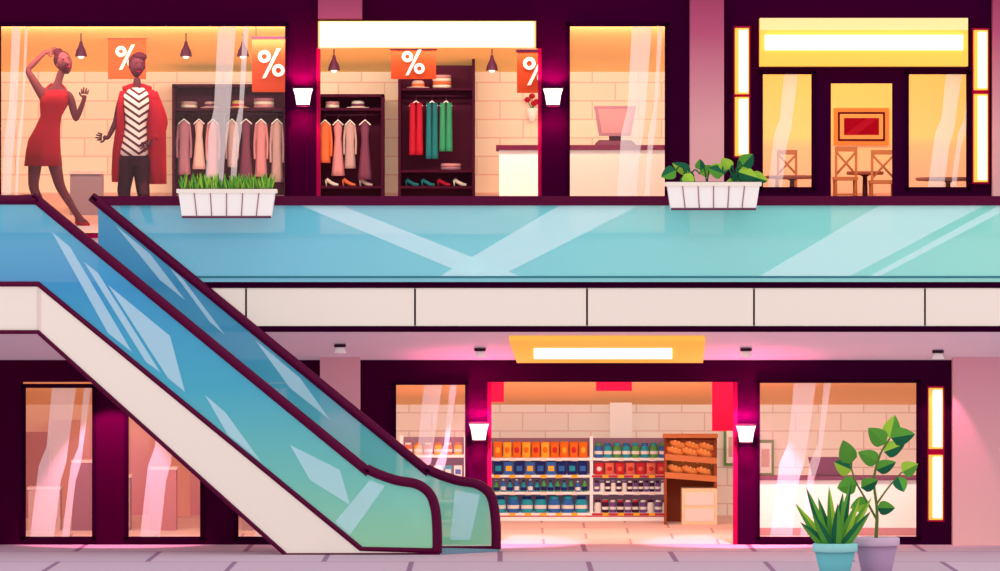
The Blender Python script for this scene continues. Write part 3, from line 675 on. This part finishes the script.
for (pb_,pf,sk) in ((443,457,4),(461,475,4)):
    w.hexa([P(666,pf,yb),P(715,pf+sk,yb),P(715,pf+sk+3,yb),P(666,pf+3,yb)],[P(666,pb_,yb+dp),P(715,pb_+sk,yb+dp),P(715,pb_+sk+3,yb+dp),P(666,pb_+3,yb+dp)],WDl)
    w.hexa([P(665,pf-3,yb-.02),P(717,pf+1,yb-.02),P(717,pf+7,yb-.02),P(665,pf+3,yb-.02)],[P(665,pf-3,yb),P(717,pf+1,yb),P(717,pf+7,yb),P(665,pf+3,yb)],WDl)
    for j in range(2):
        for i in range(3):
            t=.22+.45*j; y=yb+dp*t; px=675+i*14.5+j*3; py=pf+(pb_-pf)*t+sk*(px-666)/50-3.6
            p=P(px,py,y); Rl=Matrix.Rotation(.35,3,'Y')
            w.ball(p,.095,.07,.042,BR,14,8,Rl)
            for k in(-1,0,1): w.ball(p+Rl@Vector((k*.045,-.03,.03)),.007,.028,.012,BR2,6,5)
w.obj('bread_display_rack')
w=MB(); w.box(X(610,5.7),X(632,5.7),5.7,6.0,lz(5.7),-1.2,WHITE); w.obj('trim_pillar_supermarket')
w=MB(); y=4.2; z0=lz(y)
for p in(400,464): w.pb(p,p+3,435,285.5-z0*S(y),y,y+.4,SHW)
for r in(455,478,500,520): w.pb(400,467,r,r+2.5,y,y+.4,SHW)
w.pb(400,467,437,285.5-z0*S(y),y+.38,y+.4,SHS)
for r,c,f_ in((455,[(P_sk,P_wh),(P_yl,P_or)],jar),(478,[(P_tl,P_wh),(P_wh,P_bl)],pack),(500,[(P_rd,P_wh),(P_or,P_yl)],jar),(520,[(P_gr,P_wh),(P_tl,P_nb)],pack)):
    for i in range(6): f_(w,X(408+i*10,y),y+.12,Z(r,y),.095,.13,*c[i%2])
w.obj('wall_shelf_with_groceries')
w=MB(); y=2.9; z0=lz(y)
w.box(X(757,y),X(922,y),y,y+.6,z0-.01,Z(480,y),WHITE); w.box(X(755,y),X(924,y),y-.04,y+.64,Z(480,y),Z(477,y),cp5); w.box(X(757,y),X(922,y),y-.02,y,z0,z0+.08,cp1)
w.obj('service_counter',bevel=.005)
w=MB(); y=3.15; zt=Z(477,2.9)
w.hexa([(X(812,y),y,zt+.02),(X(842,y),y,zt+.02),(X(842,y),y,zt),(X(812,y),y,zt)],[(X(812,y),y+.2,zt+.02),(X(842,y),y+.2,zt+.02),(X(842,y),y+.2,zt),(X(812,y),y+.2,zt)],cp2)
w.prism([(808,457),(846,457),(842,475),(812,475)],y-.02,y,cp5); w.obj('laptop')
FG=mat('frame_green',(110,150,90),.1)
for i,(a,b,c,d) in enumerate([(724,737,428,466),(757,774,440,476)]):
    y=5.9; w=MB(); w.pb(a,b,c,d,y,y+.1,FG); w.pb(a+2.5,b-2.5,c+3,d-3,y-.01,y,WHITE); w.pb(a+4.5,b-4.5,c+9,d-9,y-.015,y,cp3); w.obj('wall_picture'+('' if i==0 else '.%03d'%i))
w=MB(); y=3.6
for a,b,c,m in((72,98,463,cp2),(98,130,478,cp4),(150,176,470,cp1),(28,60,490,cp3),(242,262,470,cp4)):
    w.box(X(a,y),X(b,y),y,y+.3,lz(y)-.01,Z(c,y),m); w.box(X(a-1,y),X(b+1,y),y-.015,y+.315,Z(c,y),Z(c-3,y),OFFW)
w.obj('display_plinths',bevel=.005)
w=MB(); y=5.6
for i,(a,b,c,m) in enumerate(((18,48,432,cp1),(52,80,420,cm('peach',(240,178,160))),(150,190,440,cm('peach',(240,178,160))),(232,262,430,cp1))):
    w.pb(a,b,c,285.5-lz(y)*S(y),y,y+.06,m)
w.obj('boutique_wall_panels',bevel=.005)
# ------------------------------------------------------------ foreground plants
YP=-4.9
def pot(w,a,b,top,m,m2,y):
    s=S(y); r=(b-a)/2/s; x=X((a+b)/2,y); zt=Z(top,y); h=zt-LF
    w.lathe(x,y,LF,[(r*.62,0),(r*.68,.02),(r*.93,h-.07)],m,24); w.lathe(x,y,zt-.08,[(r,0),(r*1.03,.01),(r*1.03,.07),(r*.93,.08),(r*.9,.05),(.01,.05)],m2,24); w.lathe(x,y,zt-.035,[(r*.9,0),(.01,.01)],SOIL,16)
    return x,zt
PT1,PT2=mat('pot_teal',(110,190,196),.08),mat('pot_teal_rim',(150,214,212),.08); PM1,PM2=mat('pot_mauve',(180,146,178),.08),mat('pot_mauve_rim',(208,176,198),.08)
w=MB(); x,zt=pot(w,813,857,543,PT1,PT2,YP)
tips=[(795,503,.04),(806,487,-.1),(818,497,.1),(829,486,0),(843,492,-.12),(851,482,.1),(860,497,0),(871,511,-.1),(800,522,-.15),(872,497,.1),(838,503,-.2),(812,512,-.25)]
for i,(a,b,dy) in enumerate(tips):
    t=P(a,b,YP+dy); st=Vector((x+(t.x-x)*.18,YP+dy*.3,zt-.05)); w.leaf(st,t,.045,(G1,G3,G1)[i%3],(G2,G1,G3)[i%3],0,cup=.5,n=8,shape=.55)
w.obj('potted_aloe')
w=MB(); YP2=-4.6; x,zt=pot(w,854,899,537,PM1,PM2,YP2)
stem=mat('plant_stem',(96,120,60),.05)
def pp(a,b,dy=0): return P(a,b,YP2+dy)
w.tube([pp(876,540),pp(877,510),pp(874,480),pp(880,455),pp(890,438)],[.018,.014,.012,.010,.007],stem,8)
w.tube([pp(877,520),pp(866,500,-.05),pp(855,480,-.08),pp(850,462,-.08)],[.012,.01,.008,.006],stem,8)
w.tube([pp(876,505),pp(888,488,.06),pp(902,472,.08)],[.011,.008,.006],stem,8)
L_=[(890,438,895,415,9),(891,438,915,434,9),(886,444,868,428,9),(884,452,905,444,8),(879,462,858,452,8),(876,470,896,462,7),(902,472,918,464,8),(898,477,904,492,7),(851,464,843,440,9),(852,470,834,462,9),(857,484,837,488,9),(861,488,878,480,7),(868,503,850,508,8),(877,508,895,508,7)]
for i,(a,b,c,d,wd) in enumerate(L_):
    dy=.12*math.sin(i*2.1); w.leaf(pp(a,b),pp(c,d,-abs(dy)),wd/100*.95,G1 if i%3 else G2,G3 if i%2 else G1,0,cup=.25)
w.obj('potted_rubber_plant')
# ------------------------------------------------------------ world & camera
wd=bpy.data.worlds.new('World'); C.world=wd; wd.use_nodes=True
bg=wd.node_tree.nodes['Background']; bg.inputs[0].default_value=(.98,.96,1,1); bg.inputs[1].default_value=1.06
cam=bpy.data.cameras.new('camera'); cam.lens=216; cam.sensor_width=36; cam.clip_end=500
co=bpy.data.objects.new('camera',cam); C.collection.objects.link(co); co.location=(0,-60,0); co.rotation_euler=(math.radians(90),0,0); C.camera=co
